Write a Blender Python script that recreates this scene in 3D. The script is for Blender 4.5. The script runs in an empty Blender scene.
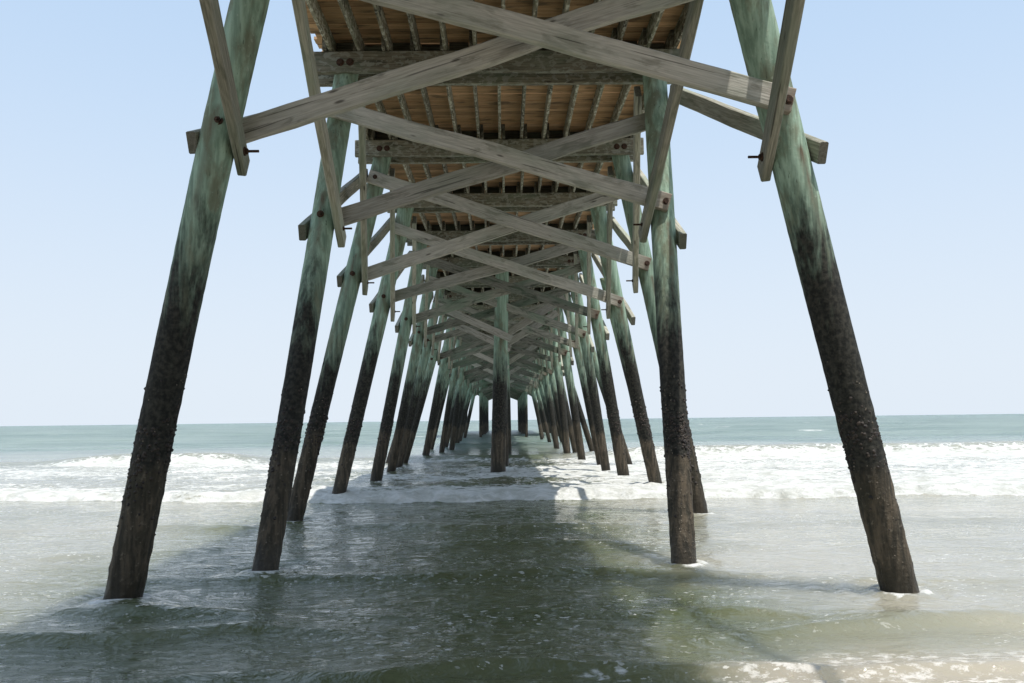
import bpy, math, random
import numpy as np
from mathutils import Vector, Matrix, noise as mnoise
random.seed(11)
rng = np.random.default_rng(5)
sc = bpy.context.scene
COL = sc.collection
PI = math.pi

# ------------------------------------------------------------------ helpers
class MB:
    def __init__(s): s.v = []; s.f = []; s.rust = []
    def add(s, vs, fs, rust=None):
        b = len(s.v); s.v += [tuple(v) for v in vs]; s.f += [tuple(i + b for i in f) for f in fs]
        s.rust += list(rust) if rust is not None else [0.0] * len(vs)
    def build(s, name, mat, parent=None, mw=None, smooth=False):
        me = bpy.data.meshes.new(name); me.from_pydata(s.v, [], s.f)
        if any(s.rust):
            a = me.attributes.new('rust', 'FLOAT', 'POINT'); a.data.foreach_set('value', s.rust)
        if smooth: me.polygons.foreach_set('use_smooth', [True] * len(me.polygons))
        me.materials.append(mat); me.update()
        o = bpy.data.objects.new(name, me); COL.objects.link(o)
        if mw is not None: o.matrix_basis = mw
        if parent is not None:
            o.parent = parent
            o.matrix_parent_inverse = Matrix.Identity(4)
            if mw is not None and parent is not PIER:
                o.matrix_basis = parent_world(parent).inverted() @ mw
        return o
def parent_world(p):
    m = p.matrix_basis.copy()
    while p.parent: p = p.parent; m = p.matrix_basis @ m
    return m

def frame(p0, p1, side):
    x = (p1 - p0).normalized(); z = side - x * side.dot(x); z.normalize(); y = z.cross(x)
    m = Matrix((x, y, z)).transposed().to_4x4(); m.translation = p0
    return m, (p1 - p0).length

def beam_geo(L, w, t, n=10, warp=.006, ch=.008, seed=0, rust_end=None):
    hw, ht = w / 2, t / 2
    prof = [(-hw + ch, -ht), (hw - ch, -ht), (hw, -ht + ch), (hw, ht - ch), (hw - ch, ht), (-hw + ch, ht), (-hw, ht - ch), (-hw, -ht + ch)]
    vs = []; fs = []; ru = []
    for i in range(n + 1):
        u = i / n; x = u * L
        dy = warp * mnoise.noise(Vector((x * .7, seed * 3.1, 0))) * 2; dz = warp * mnoise.noise(Vector((x * .6, seed * 1.7, 9)))
        for j, (a, b) in enumerate(prof):
            jit = .25 * warp
            vs.append((x, a + dy + random.uniform(-jit, jit), b + dz + random.uniform(-jit, jit)))
            ru.append(1.0 if (rust_end and i >= n - 0) else 0.0)
    for i in range(n):
        for j in range(8):
            k = (j + 1) % 8
            fs.append((i * 8 + j, (i + 1) * 8 + j, (i + 1) * 8 + k, i * 8 + k))
    fs.append(tuple(range(8))); fs.append(tuple(n * 8 + j for j in reversed(range(8))))
    return vs, fs, ru

def beam(name, p0, p1, w, t, side, mat, parent, n=10, warp=.006, into=None, rust_end=None):
    p0 = Vector(p0); p1 = Vector(p1)
    m, L = frame(p0, p1, Vector(side))
    seed = random.uniform(0, 99)
    vs, fs, ru = beam_geo(L, w, t, n, warp, min(.01, t * .14), seed, rust_end)
    if into is not None:
        into.add([m @ Vector(v) for v in vs], fs); return None
    mb = MB(); mb.add(vs, fs, ru)
    return mb.build(name, mat, parent, m)

# ------------------------------------------------------------------ materials
def newmat(name):
    m = bpy.data.materials.new(name); m.use_nodes = True; nt = m.node_tree; nt.nodes.clear()
    return m, nt
class NG:
    def __init__(s, nt): s.nt = nt; s.n = nt.nodes; s.l = nt.links
    def node(s, t, **k):
        nd = s.n.new(t)
        for a, b in k.items(): setattr(nd, a, b)
        return nd
    def put(s, sock, v):
        if isinstance(v, bpy.types.NodeSocket): s.l.new(v, sock)
        elif v is not None:
            try: sock.default_value = v
            except Exception: sock.default_value = (*v, 1)
    def math(s, op, a, b=None, c=None, clamp=False):
        nd = s.node('ShaderNodeMath', operation=op); nd.use_clamp = clamp
        s.put(nd.inputs[0], a)
        if b is not None: s.put(nd.inputs[1], b)
        if c is not None: s.put(nd.inputs[2], c)
        return nd.outputs[0]
    def mix(s, f, a, b, mode='MIX'):
        nd = s.node('ShaderNodeMix', data_type='RGBA', blend_type=mode)
        s.put(nd.inputs[0], f)
        s.put(nd.inputs[6], (*a, 1) if isinstance(a, tuple) and len(a) == 3 else a)
        s.put(nd.inputs[7], (*b, 1) if isinstance(b, tuple) and len(b) == 3 else b)
        return nd.outputs[2]
    def noise(s, vec, scale, detail=4, rough=.55, dist=0):
        nd = s.node('ShaderNodeTexNoise'); s.put(nd.inputs['Vector'], vec); nd.inputs['Scale'].default_value = scale
        nd.inputs['Detail'].default_value = detail; nd.inputs['Roughness'].default_value = rough; nd.inputs['Distortion'].default_value = dist
        return nd.outputs[0]
    def ramp(s, f, a, b, lo=0., hi=1.):
        nd = s.node('ShaderNodeMapRange'); nd.interpolation_type = 'SMOOTHSTEP'
        s.put(nd.inputs[0], f); s.put(nd.inputs[1], a); s.put(nd.inputs[2], b); s.put(nd.inputs[3], lo); s.put(nd.inputs[4], hi)
        return nd.outputs[0]
    def scale(s, vec, xyz, off=None):
        nd = s.node('ShaderNodeMapping'); s.put(nd.inputs[0], vec); nd.inputs['Scale'].default_value = xyz
        if off is not None: s.put(nd.inputs['Location'], off)
        return nd.outputs[0]
    def rnd_off(s, k=50):
        oi = s.node('ShaderNodeObjectInfo'); m = s.math('MULTIPLY', oi.outputs['Random'], k)
        cb = s.node('ShaderNodeCombineXYZ'); s.put(cb.inputs[0], m); s.put(cb.inputs[1], m); s.put(cb.inputs[2], m)
        return cb.outputs[0], oi.outputs['Random']
    def attr(s, name):
        nd = s.node('ShaderNodeAttribute'); nd.attribute_name = name; return nd.outputs['Fac']
    def out(s, base, rough, bump=None, bstr=.3, bdist=.01, spec=.3):
        p = s.node('ShaderNodeBsdfPrincipled'); o = s.node('ShaderNodeOutputMaterial')
        s.put(p.inputs['Base Color'], base); s.put(p.inputs['Roughness'], rough); p.inputs['Specular IOR Level'].default_value = spec
        if bump is not None:
            b = s.node('ShaderNodeBump'); b.inputs['Strength'].default_value = bstr; b.inputs['Distance'].default_value = bdist
            s.put(b.inputs['Height'], bump); s.l.new(b.outputs[0], p.inputs['Normal'])
        s.l.new(p.outputs[0], o.inputs[0]); return p

def wood_mat(name, light, dark, stain, stain_amt=.5, green=(.17, .22, .16), green_amt=.35, blotch=None, blotch_thr=.55):
    m, nt = newmat(name); g = NG(nt)
    tc = g.node('ShaderNodeTexCoord'); off, rnd = g.rnd_off()
    va = g.node('ShaderNodeVectorMath', operation='ADD'); g.put(va.inputs[0], tc.outputs['Object']); g.put(va.inputs[1], off)
    v = va.outputs[0]
    # long grain: rings bent by slow noise
    warp = g.noise(g.scale(v, (.55, 1.6, 1.6)), 1.3, 3, .5)
    sep = g.node('ShaderNodeSeparateXYZ'); g.put(sep.inputs[0], v)
    ring = g.math('ADD', g.math('MULTIPLY', sep.outputs[1], 26), g.math('MULTIPLY', warp, 26))
    ring = g.math('ADD', ring, g.math('MULTIPLY', sep.outputs[2], 31))
    ring = g.math('SINE', g.math('MULTIPLY', ring, 3.4))
    grain = g.noise(g.scale(v, (1.5, 45, 45)), 1.6, 5, .65)
    gr = g.math('ADD', g.math('MULTIPLY', ring, .045), grain)
    c = g.mix(g.ramp(gr, .30, .72), dark, light)
    # damp stains and algae
    st = g.noise(g.scale(v, (1.0, 3.4, 3.4)), 2.2, 5, .62, .4)
    c = g.mix(g.ramp(st, .52, .66, 0, stain_amt), c, stain)
    gn = g.noise(g.scale(v, (.8, 2, 2)), 1.1, 3, .5)
    c = g.mix(g.ramp(gn, .42, .68, 0, green_amt), c, green)
    if blotch is not None:
        bn = g.noise(g.scale(v, (5.5, 9, 9)), 1.9, 3, .6, .3)
        c = g.mix(g.ramp(bn, blotch_thr, blotch_thr + .05, 0, .8), c, blotch)
    ck = g.noise(g.scale(v, (.8, 34, 34)), 1.0, 2, .5)
    c = g.mix(g.ramp(ck, .665, .70, 0, .6), c, (.03, .028, .024))
    # knots
    vo = g.node('ShaderNodeTexVoronoi'); g.put(vo.inputs['Vector'], g.scale(v, (1.6, 6, 6))); vo.inputs['Scale'].default_value = 1.0
    c = g.mix(g.ramp(vo.outputs['Distance'], .04, .12, .75, 0), c, (.035, .03, .025))
    # per piece tone
    c = g.mix(1.0, c, g.math('ADD', g.math('MULTIPLY', rnd, .5), .75), 'MULTIPLY')
    # end grain darker and browner
    sn = g.node('ShaderNodeSeparateXYZ'); g.put(sn.inputs[0], tc.outputs['Normal'])
    en = g.ramp(g.math('ABSOLUTE', sn.outputs[0]), .8, .9)
    c = g.mix(g.math('MULTIPLY', en, .65), c, (.05, .045, .035))
    c = g.mix(g.math('MULTIPLY', g.attr('rust'), .6), c, (.14, .075, .045))
    g.out(c, .85, g.math('ADD', gr, g.math('MULTIPLY', st, .4)), .45, .012, .15)
    return m

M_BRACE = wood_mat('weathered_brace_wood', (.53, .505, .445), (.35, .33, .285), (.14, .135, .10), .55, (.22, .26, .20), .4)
M_BRACE_SHADED = wood_mat('shaded_brace_wood', (.33, .32, .27), (.15, .15, .12), (.05, .055, .04), .8, (.13, .19, .13), .7)  # far braces: tunnel shade put into darker tones, plus greener, blotchier stains
M_DIAG = wood_mat('weathered_diagonal_wood', (.45, .43, .36), (.23, .225, .18), (.12, .125, .09), .5, (.24, .29, .22), .55)
M_CAP = wood_mat('damp_cap_wood', (.29, .27, .21), (.12, .115, .085), (.05, .052, .04), .7, (.16, .21, .155), .6, (.30, .31, .265), .515)
M_JOIST = wood_mat('damp_joist_wood', (.33, .31, .24), (.10, .09, .065), (.028, .026, .02), .95, (.18, .21, .15), .5, (.46, .46, .39), .52)
M_BLOCK = wood_mat('blocking_wood', (.12, .115, .09), (.05, .05, .04), (.03, .03, .025), .5)

def pile_mat():
    m, nt = newmat('treated_pile_wood'); g = NG(nt)
    geo = g.node('ShaderNodeNewGeometry'); sp = g.node('ShaderNodeSeparateXYZ'); g.put(sp.inputs[0], geo.outputs['Position'])
    z = sp.outputs[2]
    tc = g.node('ShaderNodeTexCoord'); off, rnd = g.rnd_off()
    va = g.node('ShaderNodeVectorMath', operation='ADD'); g.put(va.inputs[0], tc.outputs['Object']); g.put(va.inputs[1], off); v = va.outputs[0]
    streak = g.noise(g.scale(v, (13, 13, .9)), 1.5, 6, .6)
    fine = g.noise(v, 22, 4, .6)
    big = g.noise(g.scale(v, (4.5, 4.5, 1.6)), 1.3, 4, .6)
    col = g.mix(g.ramp(streak, .32, .68), (.155, .23, .17), (.31, .42, .32))
    col = g.mix(g.ramp(big, .46, .66, 0, .7), col, (.14, .135, .085))
    col = g.mix(g.ramp(fine, .62, .72, 0, .5), col, (.36, .41, .33))
    crack = g.noise(g.scale(v, (40, 40, .8)), 1.2, 3, .5)
    col = g.mix(g.ramp(crack, .66, .72, 0, .7), col, (.03, .045, .03))
    # dark weed band between tide marks, ragged upper edge
    edge = g.math('ADD', z, g.math('MULTIPLY', g.math('SUBTRACT', streak, .5), 1.3))
    edge = g.math('ADD', edge, g.math('MULTIPLY', g.math('SUBTRACT', big, .5), 2.6))
    edge = g.math('ADD', edge, g.math('MULTIPLY', rnd, -.5))
    bl = g.ramp(edge, 2.15, 3.5, 1, 0)
    darkc = g.mix(g.ramp(fine, .35, .7), (.012, .012, .010), (.045, .042, .033))
    col = g.mix(bl, col, darkc)
    # brown silty zone near the water
    e2 = g.math('ADD', z, g.math('MULTIPLY', g.math('SUBTRACT', big, .5), .5))
    e2 = g.math('ADD', e2, g.math('MULTIPLY', rnd, .35))
    br = g.ramp(e2, 1.36, 1.52, 1, 0)
    brc = g.mix(g.ramp(streak, .35, .65), (.034, .030, .022), (.105, .082, .057))
    brc = g.mix(g.ramp(fine, .58, .7, 0, .6), brc, (.19, .16, .12))
    brc = g.mix(g.ramp(big, .5, .6, 0, .6), brc, (.035, .032, .022))
    col = g.mix(br, col, brc)
    wet = g.ramp(g.math('ADD', z, g.math('MULTIPLY', g.math('SUBTRACT', fine, .5), .3)), .12, .4, 1, 0)
    col = g.mix(g.math('MULTIPLY', wet, .6), col, (.02, .017, .012))
    # rust runs under the bolts
    rz = g.math('MULTIPLY', g.attr('rust'), g.ramp(streak, .3, .6))
    col = g.mix(g.math('MULTIPLY', rz, .9), col, (.085, .035, .018))
    col = g.mix(1.0, col, g.math('ADD', g.math('MULTIPLY', rnd, .25), .88), 'MULTIPLY')
    h = g.math('ADD', g.math('MULTIPLY', streak, .8), g.math('MULTIPLY', fine, g.ramp(z,   .5, 3.4, .95, .3)))
    rough = g.math('ADD', .8, g.math('MULTIPLY', wet, -.45))
    g.out(col, rough, h, .7, .02, .25)
    return m
M_PILE = pile_mat()

def simple_mat(name, c1, c2, sc_=20, rough=.8, bstr=.4):
    m, nt = newmat(name); g = NG(nt); tc = g.node('ShaderNodeTexCoord')
    n = g.noise(tc.outputs['Object'], sc_, 5, .6)
    g.out(g.mix(g.ramp(n, .35, .65), c1, c2), rough, n, bstr, .01, .3); return m
M_RUST = simple_mat('rusted_steel', (.02, .014, .010), (.085, .042, .026), 60, .75)
M_BARN = simple_mat('barnacle_shell', (.07, .058, .045), (.21, .175, .135), 30, .85)
M_MUSS = simple_mat('mussel_shell', (.012, .010, .010), (.06, .045, .035), 30, .6)

def deck_mat():
    m, nt = newmat('deck_board_underside'); g = NG(nt); tc = g.node('ShaderNodeTexCoord')
    sp = g.node('ShaderNodeSeparateXYZ'); g.put(sp.inputs[0], tc.outputs['Object'])
    idx = g.math('FLOOR', g.math('DIVIDE', sp.outputs[1], .148))
    wn = g.node('ShaderNodeTexWhiteNoise', noise_dimensions='1D'); g.put(wn.inputs['W'], idx)
    cb = g.node('ShaderNodeCombineXYZ'); g.put(cb.inputs[0], g.math('MULTIPLY', wn.outputs[0], 30))
    va = g.node('ShaderNodeVectorMath', operation='ADD'); g.put(va.inputs[0], tc.outputs['Object']); g.put(va.inputs[1], cb.outputs[0])
    gr = g.noise(g.scale(va.outputs[0], (1.3, 30, 8)), 1.5, 5, .6)
    c = g.mix(g.ramp(gr, .3, .7), (.47, .28, .15), (.74, .50, .30))
    c = g.mix(1.0, c, g.math('ADD', g.math('MULTIPLY', wn.outputs[0], .55), .62), 'MULTIPLY')
    st = g.noise(g.scale(va.outputs[0], (1.2, 4, 2)), 1.4, 4, .6)
    c = g.mix(g.ramp(st, .52, .68, 0, .75), c, (.10, .085, .06))
    g.out(c, .85, gr, .3, .008, .15); return m
M_DECK = deck_mat()

# ------------------------------------------------------------------ the pier
PIER = bpy.data.objects.new('pier', None); COL.objects.link(PIER)
PIER['label'] = 'long wooden fishing pier on leaning green and black piles, standing in the surf'
PIER['category'] = 'pier'

CX = .03
S = 3.5
Y1 = 7.35
ZC = 6.2           # underside of cap beams
def by(k): return Y1 + S * (k - 1)
K0, K1, KT = -1, 20, 31

BASE = {1: ((-3.47, 7.75), (3.59, 7.69)), 2: ((-2.57, 9.11), (1.97, 9.29)), 3: ((-3.42, 13.75), (3.28, 14.1)),
        4: ((-3.44, 17.4), (3.40, 18.6)), 5: ((-3.26, 21.3), (3.15, 21.9)), 6: ((-3.4, 25.2), (3.1, 25.3)),
        7: ((-3.6, 28.5), (3.35, 28.6)), 8: ((-3.8, 32.0), (3.0, 31.9)), 9: ((-3.3, 35.3), (2.7, 35.2))}
RAD = {1: (.162, .190), 2: (.138, .160)}

def line_at(b, t, z):
    u = z / t[2]; return Vector((b[0] + (t[0] - b[0]) * u, b[1] + (t[1] - b[1]) * u, z))

def bolt(parent, p, d, r=.028, shaft=.0, mat=M_RUST):
    d = Vector(d).normalized(); q = d.to_track_quat('Z', 'Y').to_matrix().to_4x4(); q.translation = Vector(p)
    mb = MB()
    def ring(r_, z0, z1, n):
        vs = [(r_ * math.cos(2 * PI * i / n), r_ * math.sin(2 * PI * i / n), z) for z in (z0, z1) for i in range(n)]
        fs = [(i, (i + 1) % n, n + (i + 1) % n, n + i) for i in range(n)] + [tuple(range(n - 1, -1, -1)), tuple(range(n, 2 * n))]
        mb.add(vs, fs)
    ring(r * 1.5, -.004, .006, 16); ring(r, .006, .03, 6)
    if shaft > 0: ring(r * .45, .03, .03 + shaft, 10)
    return mb.build('bolt', mat, parent, q)

def lump(mb, c, r, nrm, squash=.7):
    q = Vector(nrm).to_track_quat('Z', 'Y').to_matrix()
    n = 6; vs = [c + q @ Vector((0, 0, r * squash * random.uniform(.8, 1.2)))]
    for lv, rr in ((.55, .62), (-.1, 1.0)):
        for i in range(n):
            a = 2 * PI * (i + .5 * (lv > 0)) / n; k = random.uniform(.8, 1.2)
            vs.append(c + q @ Vector((rr * r * k * math.cos(a), rr * r * k * math.sin(a), lv * r * squash)))
    fs = [(0, 1 + i, 1 + (i + 1) % n) for i in range(n)]
    for i in range(n): fs.append((1 + i, 7 + i, 7 + (i + 1) % n, 1 + (i + 1) % n))
    mb.add(vs, fs)

def pile(b, t, rb, rt, k, rust=(), name='pile', label=None, crust=0, ztop=None):
    """b, t: axis at z=0 and at the top; the foot goes on below the water into the sand"""
    t = Vector(t); b3 = Vector((b[0], b[1], 0)); ax = (t - b3) / t.z
    foot = b3 + ax * -1.2
    near = k <= 3; nseg = 40 if near else (24 if k <= 9 else 12)
    nr = 130 if near else (70 if k <= 9 else 20)
    H = t.z + 1.2; mb = MB(); vs = []; ru = []
    sd = random.uniform(0, 100)
    bow = random.uniform(-.03, .03)
    for i in range(nr + 1):
        z = -1.2 + H * i / nr; u = z / t.z
        c = ax * (z + 1.2); c = c + Vector((bow * math.sin(PI * max(0, u)), .5 * bow * math.sin(PI * max(0, u)), 0))
        r = rb + (rt - rb) * u
        if k > 2 and u < 0: r = rb
        for j in range(nseg):
            a = 2 * PI * j / nseg
            d = Vector((math.cos(a), math.sin(a), 0))
            w = c + foot
            n1 = mnoise.noise(Vector((d.x * 1.1 + sd, d.y * 1.1, z * .55)))
            n2 = mnoise.noise(Vector((d.x * 3 + sd, d.y * 3, z * 1.6)))
            rough = .003 + .008 * max(0, min(1, (2.1 - z) / .8)) * max(0, min(1, (z + .3) / .5))
            n3 = mnoise.noise(Vector((d.x * 5 + sd, d.y * 5, z * 11)))
            rr = r * (1 + .035 * n1 + .018 * n2) + rough * n3
            vs.append(c + d * rr)
            q = 0.0
            for (zz, ang, ln) in rust:
                da = abs((a - ang + PI) % (2 * PI) - PI) * r
                if zz - ln < z < zz + .05:
                    fall = 1 - max(0, (zz - z)) / ln
                    q = max(q, max(0, 1 - da / .05) * (fall ** .6 if fall > 0 else 0))
            ru.append(q)
    fs = []
    for i in range(nr):
        for j in range(nseg):
            jj = (j + 1) % nseg
            fs.append((i * nseg + j, i * nseg + jj, (i + 1) * nseg + jj, (i + 1) * nseg + j))
    fs.append(tuple(nr * nseg + j for j in range(nseg)))
    mb.add(vs, fs, ru)
    o = mb.build(name, M_PILE, PIER, Matrix.Translation(foot), smooth=True)
    if label: o['label'] = label
    if crust:
        for mat, cnt, nm, (z0, z1), (r0, r1) in ((M_BARN, crust, 'barnacle_crust', (.15, 2.1), (.004, .011)), (M_MUSS, int(crust * 1.3), 'mussel_crust', (.5, 2.0), (.010, .024))):
            m2 = MB()
            mus = nm[0] == 'm'
            cen = [(random.uniform(0, 2 * PI), random.uniform(1.0, 1.75) if mus else random.uniform(z0, z1)) for _ in range(5 if mus else 7)] + ([(-.1, 1.45), (-2.2, 1.5), (-1.2, 1.4)] if mus else [])
            for q in range(cnt):
                if random.random() < (.8 if mus else .6):
                    ca, cz = random.choice(cen); a = ca + random.gauss(0, .35 if not mus else .28); z = cz + random.gauss(0, .16 if not mus else .12)
                else:
                    a = random.uniform(0, 2 * PI); z = random.uniform(z0, z1)
                r = rb + (rt - rb) * z / t.z
                d = Vector((math.cos(a), math.sin(a), 0))
                lump(m2, ax * z + Vector((bow, .5 * bow, 0)) * math.sin(PI * max(0, z / t.z)) + d * (r * .985), random.uniform(r0, r1) * (1.3 if k > 2 else 1), d)
            cl = m2.build(nm, mat, o, Matrix.Translation(b3), smooth=False); cl['kind'] = 'stuff'
    return o

SUB_J = MB(); SUB_D = MB()
piles = {}
for k in range(K0, KT + 1):
    Y = by(k); rb, rt = RAD.get(k, (.145 + random.uniform(-.012, .012), .165 + random.uniform(-.012, .012)))
    th = k > K1
    for si, s in enumerate((-1, 1)):
        if k in BASE: b = BASE[k][si]
        elif k in (-1, 0): b = (s * 3.85, Y - .3)
        elif th: b = (CX + s * 2.12, Y)
        else: b = (s * (3.25 + random.uniform(-.45, .55)), Y + random.uniform(-.2, .3))
        t = Vector((CX + s * 2.07, Y, ZC + .22))
        if k == 1: t.x = (-2.10, 2.14)[si]; rt = (.168, .188)[si]
        piles[(k, s)] = (b, t, rb, rt)
        # bolt rust: brace bolt on the camera side
        rust = []
        if 1 <= k <= 7:
            rust = [(4.42 if s < 0 else 4.0, -PI / 2 - (.1 if s < 0 else -.3), 1.0), (4.1, PI / 2 * (1 - s) + .0, .8)]
        lab = None
        if k == 1: lab = ('left' if s < 0 else 'right') + ' nearest pile, thick and leaning outward, green above, black below'
        if k == 2 and s > 0: lab = 'almost upright sunlit pile with brown barnacled foot'
        pile(b, t, rb, rt, max(k, 1) if k > 0 else 5, rust, 'pile', lab, {1: 170, 2: 380 if s > 0 else 150, 3: 120, 4: 120, 5: 90}.get(k, 0))
# centre and extra piles
for k, bx, tx in ((6, -.17, .03), (7, .0, .06), (10, .2, .1)):
    pile((bx, by(k)), (tx, by(k), ZC + .22), .225 if k == 6 else .18, .2 if k == 6 else .18, k, [(4.1, -PI / 2, .8)], 'pile', 'upright centre pile under the deck' if k == 6 else None, 60 if k == 6 else 0)
for k, s, tx, bx, tz in ((5, 1, 2.75, 3.95, 5.3), (7, 1, 2.7, 4.3, 5.2), (8, -1, 2.7, 4.4, 5.2), (10, 1, 2.6, 4.2, 5.3), (12, -1, 2.7, 4.0, 5.3)):
    pile((s * bx, by(k) + .35), (s * tx, by(k) + .35, tz), .14, .15, k, [], 'pile')
for k in range(K1 + 1, KT + 1):
    for x in (-4.8, 4.8): pile((x * 1.04, by(k)), (x, by(k), ZC + .22), .15, .16, k)

for k in range(K0, KT + 1):
    Y = by(k); th = k > K1
    hw = 5.2 if th else 2.52
    nb = k <= 8
    for d in (-1, 1):          # split cap: a plank bolted to each side of the pile heads
        zc = ZC + .15 + random.uniform(-.012, .012)
        yy = Y + d * (.16 + .05)
        e = random.uniform(-.06, .06)
        c = beam('cap_beam', (CX - hw + e, yy, zc), (CX + hw + e, yy, zc), .29, .085, (0, d, 0), M_CAP, PIER, 14, .006)
        if nb and d < 0 and k >= 1:
            for s in (-1, 1):
                for q in (-.06, .07): bolt(c, (CX + s * 2.07 + q, yy - .045, zc - .01 + .02 * q), (0, -1, 0), .034)
    # crossed sway braces, one on each face of the bent
    if not th:
        zl = {1: (4.33, 4.43), 2: (4.16, 4.28)}.get(k, (4.18 + random.uniform(-.1, .1) * (1 + (k > 5) * 1.6), 4.2 + random.uniform(-.08, .08) * (1 + (k > 5) * 2)))
        zt = {1: (5.86, 5.80), 2: (5.63, 5.62)}.get(k, (5.68 + random.uniform(-.08, .08), 5.76 + random.uniform(-.08, .08)))
        for q, s in ((0, -1), (1, 1)):
            if k in (9, 13, 16, 18) and q == k % 2: continue
            # q=0: low on the left, far face; q=1: low on the right, near face
            fy = 1 if q == 0 else -1
            b, t, rb, rt = piles[(k, s)]; b2, t2, rb2, rt2 = piles[(k, -s)]
            pl = line_at(b, t, zl[q]); ph = line_at(b2, t2, zt[q])
            pl.y += fy * (rt + .045); ph.y += fy * (rt2 + .045)
            dr = (pl - ph).normalized()
            p0 = ph - dr * (.12 if k != 2 else .05); p1 = pl + dr * (.07 if q == 0 else .05)
            cb = beam('cross_brace', p0, p1, .228, .082, (0, fy, 0), M_BRACE if k < 5 else M_BRACE_SHADED, PIER, 16, .018, rust_end=(q == 1))
            if nb and k >= 1:
                bolt(cb, line_at(b, t, zl[q]) + Vector((0, -(rt + (.085 if fy < 0 else 0)), 0)), (0, -1, 0), .03, .03 if fy > 0 else 0)
                if k < 4:
                    pm = (pl + ph) / 2 ; pm.y += -.042
                    bolt(cb, ph + Vector((0, -.042 if fy < 0 else -.04, 0)), (0, -1, 0), .026)
    else:
        xs = [-4.8, -2.07, 2.07, 4.8]
        for a_, b_ in zip(xs[:-1], xs[1:]):
            beam('cross_brace', (a_, Y - .2, 4.3), (b_, Y - .2, 6.0), .24, .08, (0, -1, 0), M_BRACE_SHADED, PIER, 4)
            beam('cross_brace', (b_, Y + .2, 4.3), (a_, Y + .2, 6.0), .24, .08, (0, 1, 0), M_BRACE_SHADED, PIER, 4)
    if k in (6, 7, 10, 13, 17):   # short braces off the centre piles
        for s in (-1, 1):
            fy = -1 if s < 0 else 1
            beam('knee_brace', (CX - s * .25, Y + fy * .27, 4.0), (CX + s * 1.9, Y + fy * .27, 5.15 + .15 * s), .22, .075, (0, fy, 0), M_BRACE, PIER, 8)
    # longitudinal braces
    for s in (-1, 1):
        b, t, rb, rt = piles[(k, s)]
        far = k > 24
        if k - 1 >= K0 and not th and not (k > 7 and random.random() < .3):     # inner: foot of this bent up to the head of the nearer bent
            b0, t0, r0b, r0t = piles[(k - 1, s)]
            pl = line_at(b, t, 4.0 + (random.uniform(-.06, .06) if k > 1 else (.12 if s < 0 else .02))); ph = line_at(b0, t0, 6.0)
            pl.x -= s * (rt + (.02 if k == 1 else .045)); ph.x -= s * (r0t + .06); ph.y += .08
            dr = (pl - ph).normalized(); p1 = pl + dr * .24
            if k > 1: p1.x -= s * .02
            o = beam('diagonal_brace', ph, p1, .215, .085, (-s, 0, 0), M_DIAG, PIER, 12, .009, into=SUB_D if far else None)
            if nb and k >= 1: bolt(o, pl + Vector((-s * .045, 0, -.02)), (-s, 0, 0), .028, .10)
        if k + 1 <= K1 + 1 and not th and not (k > 7 and random.random() < .35):     # outer: foot of this bent up to the head of the farther bent
            b0, t0, r0b, r0t = piles[(k + 1, s)]
            pl = line_at(b, t, 4.08 + (random.uniform(-.08, .08) - (.22 if s > 0 else .05) if k > 1 else (.12 if s < 0 else 0))); ph = line_at(b0, t0, 5.76 if (k == 1 and s < 0) else 5.92)
            pl.x += s * (rt + .045); ph.x += s * (r0t + .06); ph.y -= .05
            dr = (pl - ph).normalized(); p1 = pl + dr * (.20 if s > 0 else .13)
            beam('diagonal_brace', ph, p1, .20, .085, (s, 0, 0), M_DIAG, PIER, 12, .009, into=SUB_D if far else None)

# joists, blocking, deck boards
ZJ = ZC + .30; HJ = .24
for k in range(K0 - 1, KT + 1):
    ya, yb = by(k) - .30, by(k + 1) + .30
    th = k > K1 - 1
    if k == KT: break
    n = 13 if not th else 24
    hw = 2.30 if not th else 5.0
    lap = .028 if k % 2 else -.028
    for i in range(n):
        x = CX - hw + 2 * hw * i / (n - 1) + lap * (1 if i < n - 1 else 1) + random.uniform(-.012, .012)
        into = None if 1 <= k <= 7 else SUB_J
        zz = ZJ + HJ / 2 + random.uniform(-.004, .0)
        beam('joist', (x, ya + random.uniform(-.05, .05), zz), (x, yb + random.uniform(-.05, .05), zz), HJ, .046, (1, 0, 0), M_JOIST, PIER, 5, .003, into=into)
for k in range(K0, KT + 1):
    mb = MB(); th = k > K1; n = 13 if not th else 24; hw = 2.30 if not th else 5.0
    dx = 2 * hw / (n - 1)
    for i in range(n - 1):
        x0 = CX - hw + dx * i + .06; x1 = x0 + dx - .12
        yy = by(k) + (.12 if i % 2 else .05)
        a, b = yy - .022, yy + .022; z0, z1 = ZJ + .012, ZJ + HJ - .012
        mb.add([(x0, a, z0), (x1, a, z0), (x1, b, z0), (x0, b, z0), (x0, a, z1), (x1, a, z1), (x1, b, z1), (x0, b, z1)],
               [(3, 2, 1, 0), (4, 5, 6, 7), (0, 1, 5, 4), (1, 2, 6, 5), (2, 3, 7, 6), (3, 0, 4, 7)])
    mb.build('blocking', M_BLOCK, PIER)
o = SUB_J.build('joist', M_JOIST, PIER); o['kind'] = 'stuff'
o = SUB_D.build('diagonal_brace', M_DIAG, PIER); o['kind'] = 'stuff'
mb = MB()
y = by(K0) - 2.0; zt = ZJ + HJ
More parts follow.
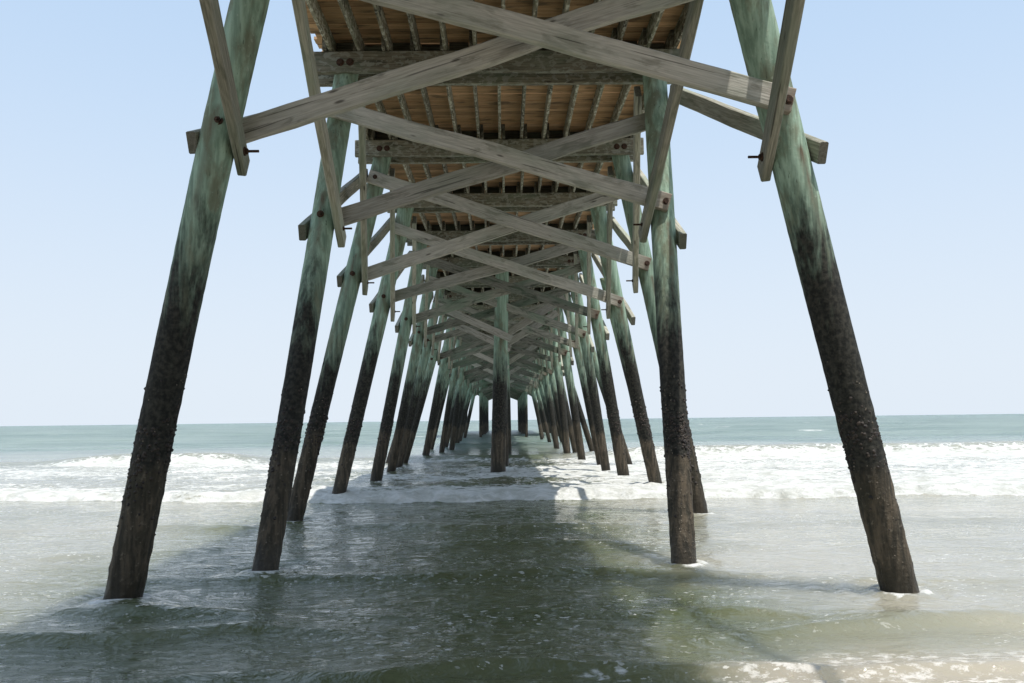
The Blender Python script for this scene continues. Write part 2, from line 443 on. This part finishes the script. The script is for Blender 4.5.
while y < by(KT) + .6:
    w = .148; hw = 2.5 if y < by(K1 + 1) - 1 else 5.3
    g_ = random.choice((.004, .006, .006, .008, .011)); e0, e1 = random.uniform(-.03, .03), random.uniform(-.03, .03)
    a, b = y + g_ / 2, y + w - g_ / 2; z0 = zt + .001 + random.uniform(0, .004); z1 = z0 + .04
    x0, x1 = CX - hw + e0, CX + hw + e1
    mb.add([(x0, a, z0), (x1, a, z0), (x1, b, z0), (x0, b, z0), (x0, a, z1), (x1, a, z1), (x1, b, z1), (x0, b, z1)],
           [(3, 2, 1, 0), (4, 5, 6, 7), (0, 1, 5, 4), (1, 2, 6, 5), (2, 3, 7, 6), (3, 0, 4, 7)])
    y += w
mb.build('deck', M_DECK, PIER)

# ------------------------------------------------------------------ the sea
def axis(dense0, dense1, step, grow, lim, neg):
    a = list(np.arange(dense0, dense1, step)); st = step; v = a[-1]
    while v < lim: st *= grow; v += st; a.append(v)
    if neg:
        st = step; v = a[0]; pre = []
        while v > -lim: st *= grow; v -= st; pre.append(v)
        a = pre[::-1] + a
    return np.array(a)
xs = axis(-8, 8, .05, 1.032, 7000, True)
ys = np.concatenate([np.arange(-14, 3.6, .25), axis(3.6, 19, .04, 1.011, 9000, False)])
X, Y = np.meshgrid(xs, ys)
DX = np.gradient(xs)[None, :]; DY = np.gradient(ys)[:, None]
SP = np.maximum(DX + 0 * Y, DY + 0 * X)

def vnoise(x, y, seed):
    r = np.random.default_rng(seed); T = r.random((256, 256))
    xi = np.floor(x).astype(int); yi = np.floor(y).astype(int); fx = x - xi; fy = y - yi
    fx = fx * fx * (3 - 2 * fx); fy = fy * fy * (3 - 2 * fy)
    a = T[yi % 256, xi % 256]; b = T[yi % 256, (xi + 1) % 256]; c = T[(yi + 1) % 256, xi % 256]; d = T[(yi + 1) % 256, (xi + 1) % 256]
    return (a * (1 - fx) + b * fx) * (1 - fy) + (c * (1 - fx) + d * fx) * fy
def fbm(x, y, seed, o=4, g=.5):
    s = 0; a = 1; n = 0
    for i in range(o):
        s = s + a * vnoise(x * 2 ** i, y * 2 ** i, seed + i); n += a; a *= g
    return s / n
sst = lambda e0, e1, v: (lambda t: t * t * (3 - 2 * t))(np.clip((v - e0) / (e1 - e0), 0, 1))

Z = np.full_like(X, .005)
# wind chop and wavelets, each one faded out where the grid is too coarse for it
mod = (.35 + 1.0 * fbm(X * .25, Y * .3, 40, 3)) * (1 - .45 * sst(1.5, 4, X) - .25 * sst(-4.5, -7, X))
for i in range(64):
    lam = .22 * (60 ** (i / 63.)) * rng.uniform(.9, 1.1)
    th = rng.normal(0, 1.0 if lam < 1.6 else .6) + .12; kx, ky = math.sin(th) * 2 * PI / lam, math.cos(th) * 2 * PI / lam
    amp = (.0045 if lam < .55 else .0115 if lam < 1.6 else .0065) * lam ** .6 * rng.uniform(.6, 1.3)
    if lam > 3: amp *= .9
    fade = np.clip(lam / SP / 4 - .6, 0, 1)
    rr_ = np.where(fade.max(1) > 0)[0]; cc_ = np.where(fade.max(0) > 0)[0]
    if len(rr_) == 0 or len(cc_) == 0: continue
    sl_ = (slice(rr_[0], rr_[-1] + 1), slice(cc_[0], cc_[-1] + 1))
    wob = 1.6 * fbm(X[sl_] * .35 / max(lam, .6), Y[sl_] * .35 / max(lam, .6), 60 + i, 2) * 2
    ph = kx * X[sl_] + ky * Y[sl_] + rng.uniform(0, 6.28) + wob
    w = np.sin(ph); w = .5 * w + .8 * ((1 - np.abs(np.sin(ph * .5 + .7))) - .36)
    Z[sl_] += amp * w * fade[sl_] * (mod[sl_] if lam < 2 else 1)
# offshore swell
off = sst(38, 60, Y)
for lam, th, amp in ((17, .12, .10), (26, -.1, .12), (9, .3, .05), (6.3, -.35, .03)):
    Z += off * amp * np.sin((math.sin(th) * X + math.cos(th) * Y) * 2 * PI / lam + 3 * fbm(X / 60, Y / 60, int(lam)) * 2) * np.clip(lam / SP / 4 - .6, 0, 1)
# small shore waves in front of the piles
for yc, h, wd, sl, sd in ((7.05, .085, .18, .03, 3), (6.25, .09, .15, -.06, 4), (5.45, .07, .13, .05, 5), (8.5, .05, .2, -.02, 6), (10.4, .06, .25, .02, 8), (13.0, .05, .3, -.02, 9)):
    c = yc + sl * X + .9 * (fbm(X * .28, X * 0 + 3, sd, 3) - .5) * 2
    d = (Y - c) / wd
    pr = np.where(d < 0, np.exp(-(d * 1.9) ** 2), np.exp(-(d * .6) ** 2))
    Z += h * pr * (1 - .55 * sst(1.5, 3, X) * (yc > 6.5)) * sst(.35, .7, fbm(X * .33 + 7, Y * .12, sd + 20, 2) + .05)
# bore: broken wave running in
jag = lambda sc_, sd: (fbm(X * sc_, X * 0 + 1, sd, 5, .6) - .5) * 2
front = 16.5 + .2 * np.clip(-X - 2, 0, 12) + .55 * jag(.22, 71) + .25 * jag(1.2, 72) + .12 * jag(5.0, 73)
bore = sst(-.05, .5, Y - front)
Z += .17 * bore * np.exp(-np.clip(Y - front, 0, None) / 9)
crest = 34.0 + 1.6 * jag(.07, 81) + .4 * jag(.6, 82)
cd = Y - crest
cs = np.clip(.35 + .75 * sst(2, 7, X) + .55 * sst(-9, -11.5, X) * sst(-19, -15, X) + .1 * sst(-20, -26, X), 0, 1.0)
cpr = np.where(cd < 0, np.exp(-(cd / .8) ** 2), np.exp(-(cd / 3.0) ** 2))
Z += .46 * cs * cpr
# foam density
inzone = sst(-.12, .05, Y - front) * sst(1.0, -2.0, cd)
f = .47 + .22 * sst(.8, 3.0, X) - .03 * sst(-4, -8, X) + .55 * (fbm(X * .3, Y * .45, 33, 5, .6) - .5) * 2
f = f + (.42 - .22 * sst(-7, -10, X)) * np.exp(-np.clip(Y - front, 0, None) / .6) + .2 * np.exp(-np.clip(Y - front, 0, None) / 3)
f = f + 1.1 * np.exp(-((cd + .6) / 1.3) ** 2) * np.clip(cs - .3, 0, 1) * 1.5
foam = np.clip(f, 0, 1.2) * inzone
wc = fbm(X * .12, Y * .22, 90, 4, .6)
foam = np.maximum(foam, sst(.735, .80, wc) * .62 * sst(42, 60, Y))
# thin streaks left on the water in front of the bore
foam = np.maximum(foam, .17 * sst(3, 12, Y) * (1 - bore) * sst(.4, .7, fbm(X * .4, Y * .9, 95, 3)))
# frothy swash at the foot of the beach on the sunny side
edge = 5.5 + .35 * (fbm(X * .9, X * 0, 17, 4) - .5) * 2 + .05 * (X - 2)
sw = sst(.35, -.15, Y - edge) * sst(1.0, 1.8, X + .3 * (fbm(X, Y * 3, 18, 3) - .5))
foam = np.maximum(foam, sw * .28)
foam = np.maximum(foam, .5 * np.exp(-((X - .6) / .35) ** 2 - ((Y - 5.35) / .1) ** 2))
thick = bore * inzone + cs * cpr
lumps = (fbm(X * 2.2, Y * 2.2, 51, 4, .55) - .5)
Z += lumps * .16 * np.clip(foam, 0, 1) * inzone * np.clip(.6 / SP / 4, 0, 1)
# rings where the nearest piles stand
for (k, s), (b, t, rb, rt) in piles.items():
    if 1 <= k <= 4:
        R = np.hypot(X - b[0], (Y - b[1]))
        Z += .028 * np.sin((R - rb) * 2 * PI / .26) * np.exp(-np.clip(R - rb, 0, None) / .35) * (R < 3)
        foam = np.maximum(foam, .62 * np.exp(-((R - rb - .06) / .10) ** 2))
        foam = np.maximum(foam, .30 * np.exp(-((R - rb - .2) / .25) ** 2) * (fbm(X * 3, Y * 3, 88, 3) > .5))
me = bpy.data.meshes.new('sea')
ny, nx = X.shape
co = np.stack([X, Y, Z], -1).reshape(-1, 3).astype(np.float32)
idx = np.arange(nx * ny).reshape(ny, nx)
q = np.stack([idx[:-1, :-1], idx[:-1, 1:], idx[1:, 1:], idx[1:, :-1]], -1).reshape(-1, 4)
me.vertices.add(len(co)); me.vertices.foreach_set('co', co.ravel())
me.loops.add(q.size); me.loops.foreach_set('vertex_index', q.ravel().astype(np.int32))
me.polygons.add(len(q)); me.polygons.foreach_set('loop_start', np.arange(0, q.size, 4, dtype=np.int32))
me.polygons.foreach_set('loop_total', np.full(len(q), 4, dtype=np.int32))
me.update(calc_edges=True)
me.polygons.foreach_set('use_smooth', np.ones(len(q), dtype=bool))
for nm, arr in (('foam', foam), ('swash', sw)):
    a = me.attributes.new(nm, 'FLOAT', 'POINT'); a.data.foreach_set('value', arr.ravel().astype(np.float32))

m, nt = newmat('sea_water'); g = NG(nt)
geo = g.node('ShaderNodeNewGeometry'); P = geo.outputs['Position']
sp = g.node('ShaderNodeSeparateXYZ'); g.put(sp.inputs[0], P)
dist = sp.outputs[1]
fm = g.attr('foam'); swa = g.attr('swash')
big = g.noise(g.scale(P, (.12, .3, 0)), 1, 4, .55)
body = g.mix(g.ramp(big, .35, .65), (.068, .084, .036), (.115, .122, .064))
sunlit_mask = g.math('ADD', sp.outputs[0], g.math('MULTIPLY', g.math('SUBTRACT', big, .5), 5))
sunlit_mask = g.math('ADD', g.ramp(sunlit_mask, 1.0, 3.6), g.ramp(sunlit_mask, -3.2, -6.0, 0, .8))
body = g.mix(g.math('MULTIPLY', sunlit_mask, g.ramp(big, .3, .6, .75, 1)), body, (.33, .31, .25))  # paler water on both sunlit sides of the deck shadow; sunlight put into colour
farc = g.mix(g.ramp(g.noise(g.scale(P, (.035, .16, 0)), 1, 6, .68), .38, .62), (.115, .165, .14), (.20, .25, .215))
body = g.mix(g.ramp(dist, 22, 60), body, farc)
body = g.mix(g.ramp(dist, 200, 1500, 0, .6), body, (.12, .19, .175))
body = g.mix(g.math('MULTIPLY', swa, .75), body, (.35, .31, .245))
# ripples
b1 = g.noise(g.scale(P, (5, 8, 5)), 1, 5, .6, .6)
b2 = g.noise(g.scale(P, (1.3, 2.6, 1.3)), 1, 4, .6, .4)
b3 = g.noise(g.scale(P, (.25, .7, .3)), 1, 5, .6, .2)
h = g.math('ADD', g.math('MULTIPLY', b1, g.math('MULTIPLY', g.ramp(dist, 12, 60, .055, .0), g.math('SUBTRACT', 1.0, g.math('MULTIPLY', sunlit_mask, .55)))), g.math('MULTIPLY', b2, g.ramp(dist, 30, 150, .075, .03)))
h = g.math('ADD', h, g.math('MULTIPLY', b3, g.ramp(dist, 25, 80, .0, .55)))
bump = g.node('ShaderNodeBump'); bump.inputs['Strength'].default_value = 1.0; bump.inputs['Distance'].default_value = 1.0
g.put(bump.inputs['Height'], h)
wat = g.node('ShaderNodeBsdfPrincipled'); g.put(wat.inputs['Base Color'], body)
wat.inputs['IOR'].default_value = 1.46; wat.subsurface_method = 'BURLEY'; wat.inputs['Subsurface Weight'].default_value = 1.0; wat.inputs['Subsurface Radius'].default_value = (1, 1, .8); wat.inputs['Subsurface Scale'].default_value = .8
g.put(wat.inputs['Roughness'], g.ramp(dist, 10, 80, .02, .33)); g.l.new(bump.outputs[0], wat.inputs['Normal'])
# foam
fn = g.noise(g.scale(P, (2.2, 3.6, 2.2)), 1.0, 8, .70, .5)
vo = g.node('ShaderNodeTexVoronoi', feature='DISTANCE_TO_EDGE')
nv = g.node('ShaderNodeTexNoise'); g.put(nv.inputs['Vector'], P); nv.inputs['Scale'].default_value = 3; nv.inputs['Detail'].default_value = 4
dv = g.node('ShaderNodeVectorMath', operation='MULTIPLY_ADD'); g.put(dv.inputs[0], nv.outputs[1]); dv.inputs[1].default_value = (.35, .35, 0); g.put(dv.inputs[2], P)
g.put(vo.inputs['Vector'], g.scale(dv.outputs[0], (3.2, 5.2, .01))); vo.inputs['Scale'].default_value = 1.0
lace = g.ramp(vo.outputs['Distance'], .0, .22, 1, 0)
fv = g.math('ADD', g.math('MULTIPLY', fn, .85), g.math('MULTIPLY', lace, .16))
fleck = g.noise(g.scale(P, (13, 20, 13)), 1.0, 3, .55)
fk2 = g.noise(g.scale(P, (.5, 1.1, 1)), 1.0, 3, .5)
fleck = g.math('MULTIPLY', g.ramp(fleck, .625, .66), g.math('MULTIPLY', g.ramp(fk2, .42, .6), g.ramp(dist, 16, 19, .9, 0)))
froth = g.math('MULTIPLY', g.ramp(g.noise(g.scale(P, (9, 15, 9)), 1.0, 6, .7), .50, .60), g.ramp(swa, .1, .7))
thr = g.math('SUBTRACT', .86, g.math('MULTIPLY', fm, .68))
fmask = g.math('MAXIMUM', g.math('MAXIMUM', g.ramp(g.math('SUBTRACT', fv, thr), -.03, .10), fleck), g.math('MULTIPLY', froth, .8))
foamb = g.node('ShaderNodeBsdfPrincipled')
fcol = g.mix(g.ramp(fn, .35, .7), (.45, .45, .40), (.75, .745, .72))
fcol = g.mix(g.math('MULTIPLY', swa, .5), fcol, (.70, .64, .58))
g.put(foamb.inputs['Base Color'], fcol); foamb.inputs['Roughness'].default_value = .6; foamb.inputs['Specular IOR Level'].default_value = .3
fb = g.node('ShaderNodeBump'); fb.inputs['Strength'].default_value = .8; fb.inputs['Distance'].default_value = .16
g.put(fb.inputs['Height'], g.noise(g.scale(P, (4, 6, 4)), 1, 6, .65)); g.l.new(fb.outputs[0], foamb.inputs['Normal'])
ms = g.node('ShaderNodeMixShader'); g.put(ms.inputs[0], fmask); g.l.new(wat.outputs[0], ms.inputs[1]); g.l.new(foamb.outputs[0], ms.inputs[2])
om = g.node('ShaderNodeOutputMaterial'); g.l.new(ms.outputs[0], om.inputs[0])
me.materials.append(m)
sea = bpy.data.objects.new('sea', me); COL.objects.link(sea); sea['kind'] = 'structure'
sea['label'] = 'murky green grey sea with white surf rolling in under the pier'

# sand: one sheet under the sea, rising to the beach behind the camera
gx = np.concatenate([[-9000, -2000, -500], np.linspace(-150, 150, 61), [500, 2000, 9000]])
gy = np.concatenate([np.linspace(-200, -20, 10), np.linspace(-18, 12, 61), [20, 40, 100, 500, 3000, 11000]])
vs = []; fs = []
for yy in gy:
    for xx in gx:
        zz = -.42 - .06 * (yy - 4) if yy > 4 else -.42 + .085 * (4 - yy)
        zz = max(-6, min(2.2, zz)) + .03 * mnoise.noise(Vector((xx * .2, yy * .2, 0)))
        vs.append((xx, yy, zz))
n = len(gx)
for j in range(len(gy) - 1):
    for i in range(n - 1): fs.append((j * n + i, j * n + i + 1, (j + 1) * n + i + 1, (j + 1) * n + i))
mb = MB(); mb.add(vs, fs)
M_SAND = simple_mat('wet_sand', (.27, .215, .155), (.38, .31, .23), 3, .7)
o = mb.build('sand', M_SAND, None, smooth=True); o['kind'] = 'structure'

# ------------------------------------------------------------------ light, sky
SD = Vector((.22, -.23, 1)).normalized()
sun = bpy.data.lights.new('sun', 'SUN'); sun.energy = 5.0; sun.angle = math.radians(.55); sun.color = (1, .965, .90)
so = bpy.data.objects.new('sun', sun); COL.objects.link(so); so.rotation_euler = SD.to_track_quat('Z', 'Y').to_euler(); so.location = (0, 0, 60)
w = bpy.data.worlds.new('World'); sc.world = w; w.use_nodes = True; g = NG(w.node_tree); w.node_tree.nodes.clear()
sky = g.node('ShaderNodeTexSky'); sky.sky_type = 'NISHITA'; sky.sun_disc = False
sky.sun_elevation = math.asin(SD.z); sky.sun_rotation = math.atan2(SD.x, SD.y); sky.dust_density = 2.5; sky.air_density = 1.0; sky.ozone_density = 1.2
tc = g.node('ShaderNodeTexCoord'); sp = g.node('ShaderNodeSeparateXYZ'); g.put(sp.inputs[0], tc.outputs['Generated'])
hz = g.ramp(sp.outputs[2], -.02, .9, .96, .70)
haze = g.mix(g.ramp(sp.outputs[2], -.02, .55), (7.9, 8.75, 9.7), (5.9, 7.9, 10.5))
skc = g.mix(hz, sky.outputs[0], haze)
bg = g.node('ShaderNodeBackground'); g.put(bg.inputs[0], skc); bg.inputs[1].default_value = .1
wo = g.node('ShaderNodeOutputWorld'); g.l.new(bg.outputs[0], wo.inputs[0])

# ------------------------------------------------------------------ camera
cam = bpy.data.cameras.new('camera'); cam.sensor_width = 36; cam.lens = 830 / 1024 * 36; cam.clip_end = 30000; cam.clip_start = .05
co_ = bpy.data.objects.new('camera', cam); COL.objects.link(co_)
R = Matrix.Rotation(math.radians(-.68), 4, 'Z') @ Matrix.Rotation(PI / 2 + math.radians(5.396), 4, 'X') @ Matrix.Rotation(math.radians(-.70), 4, 'Z')
co_.matrix_world = Matrix.Translation((0, 0, 1.6)) @ R
sc.camera = co_
sc.view_settings.view_transform = 'Standard'; sc.view_settings.look = 'None'; sc.view_settings.exposure = 0; sc.view_settings.gamma = 1
sc.render.engine = 'CYCLES'
sc.cycles.max_bounces = 8; sc.cycles.diffuse_bounces = 5; sc.cycles.glossy_bounces = 3
sc.cycles.use_denoising = True
sc.cycles.sample_clamp_indirect = 6
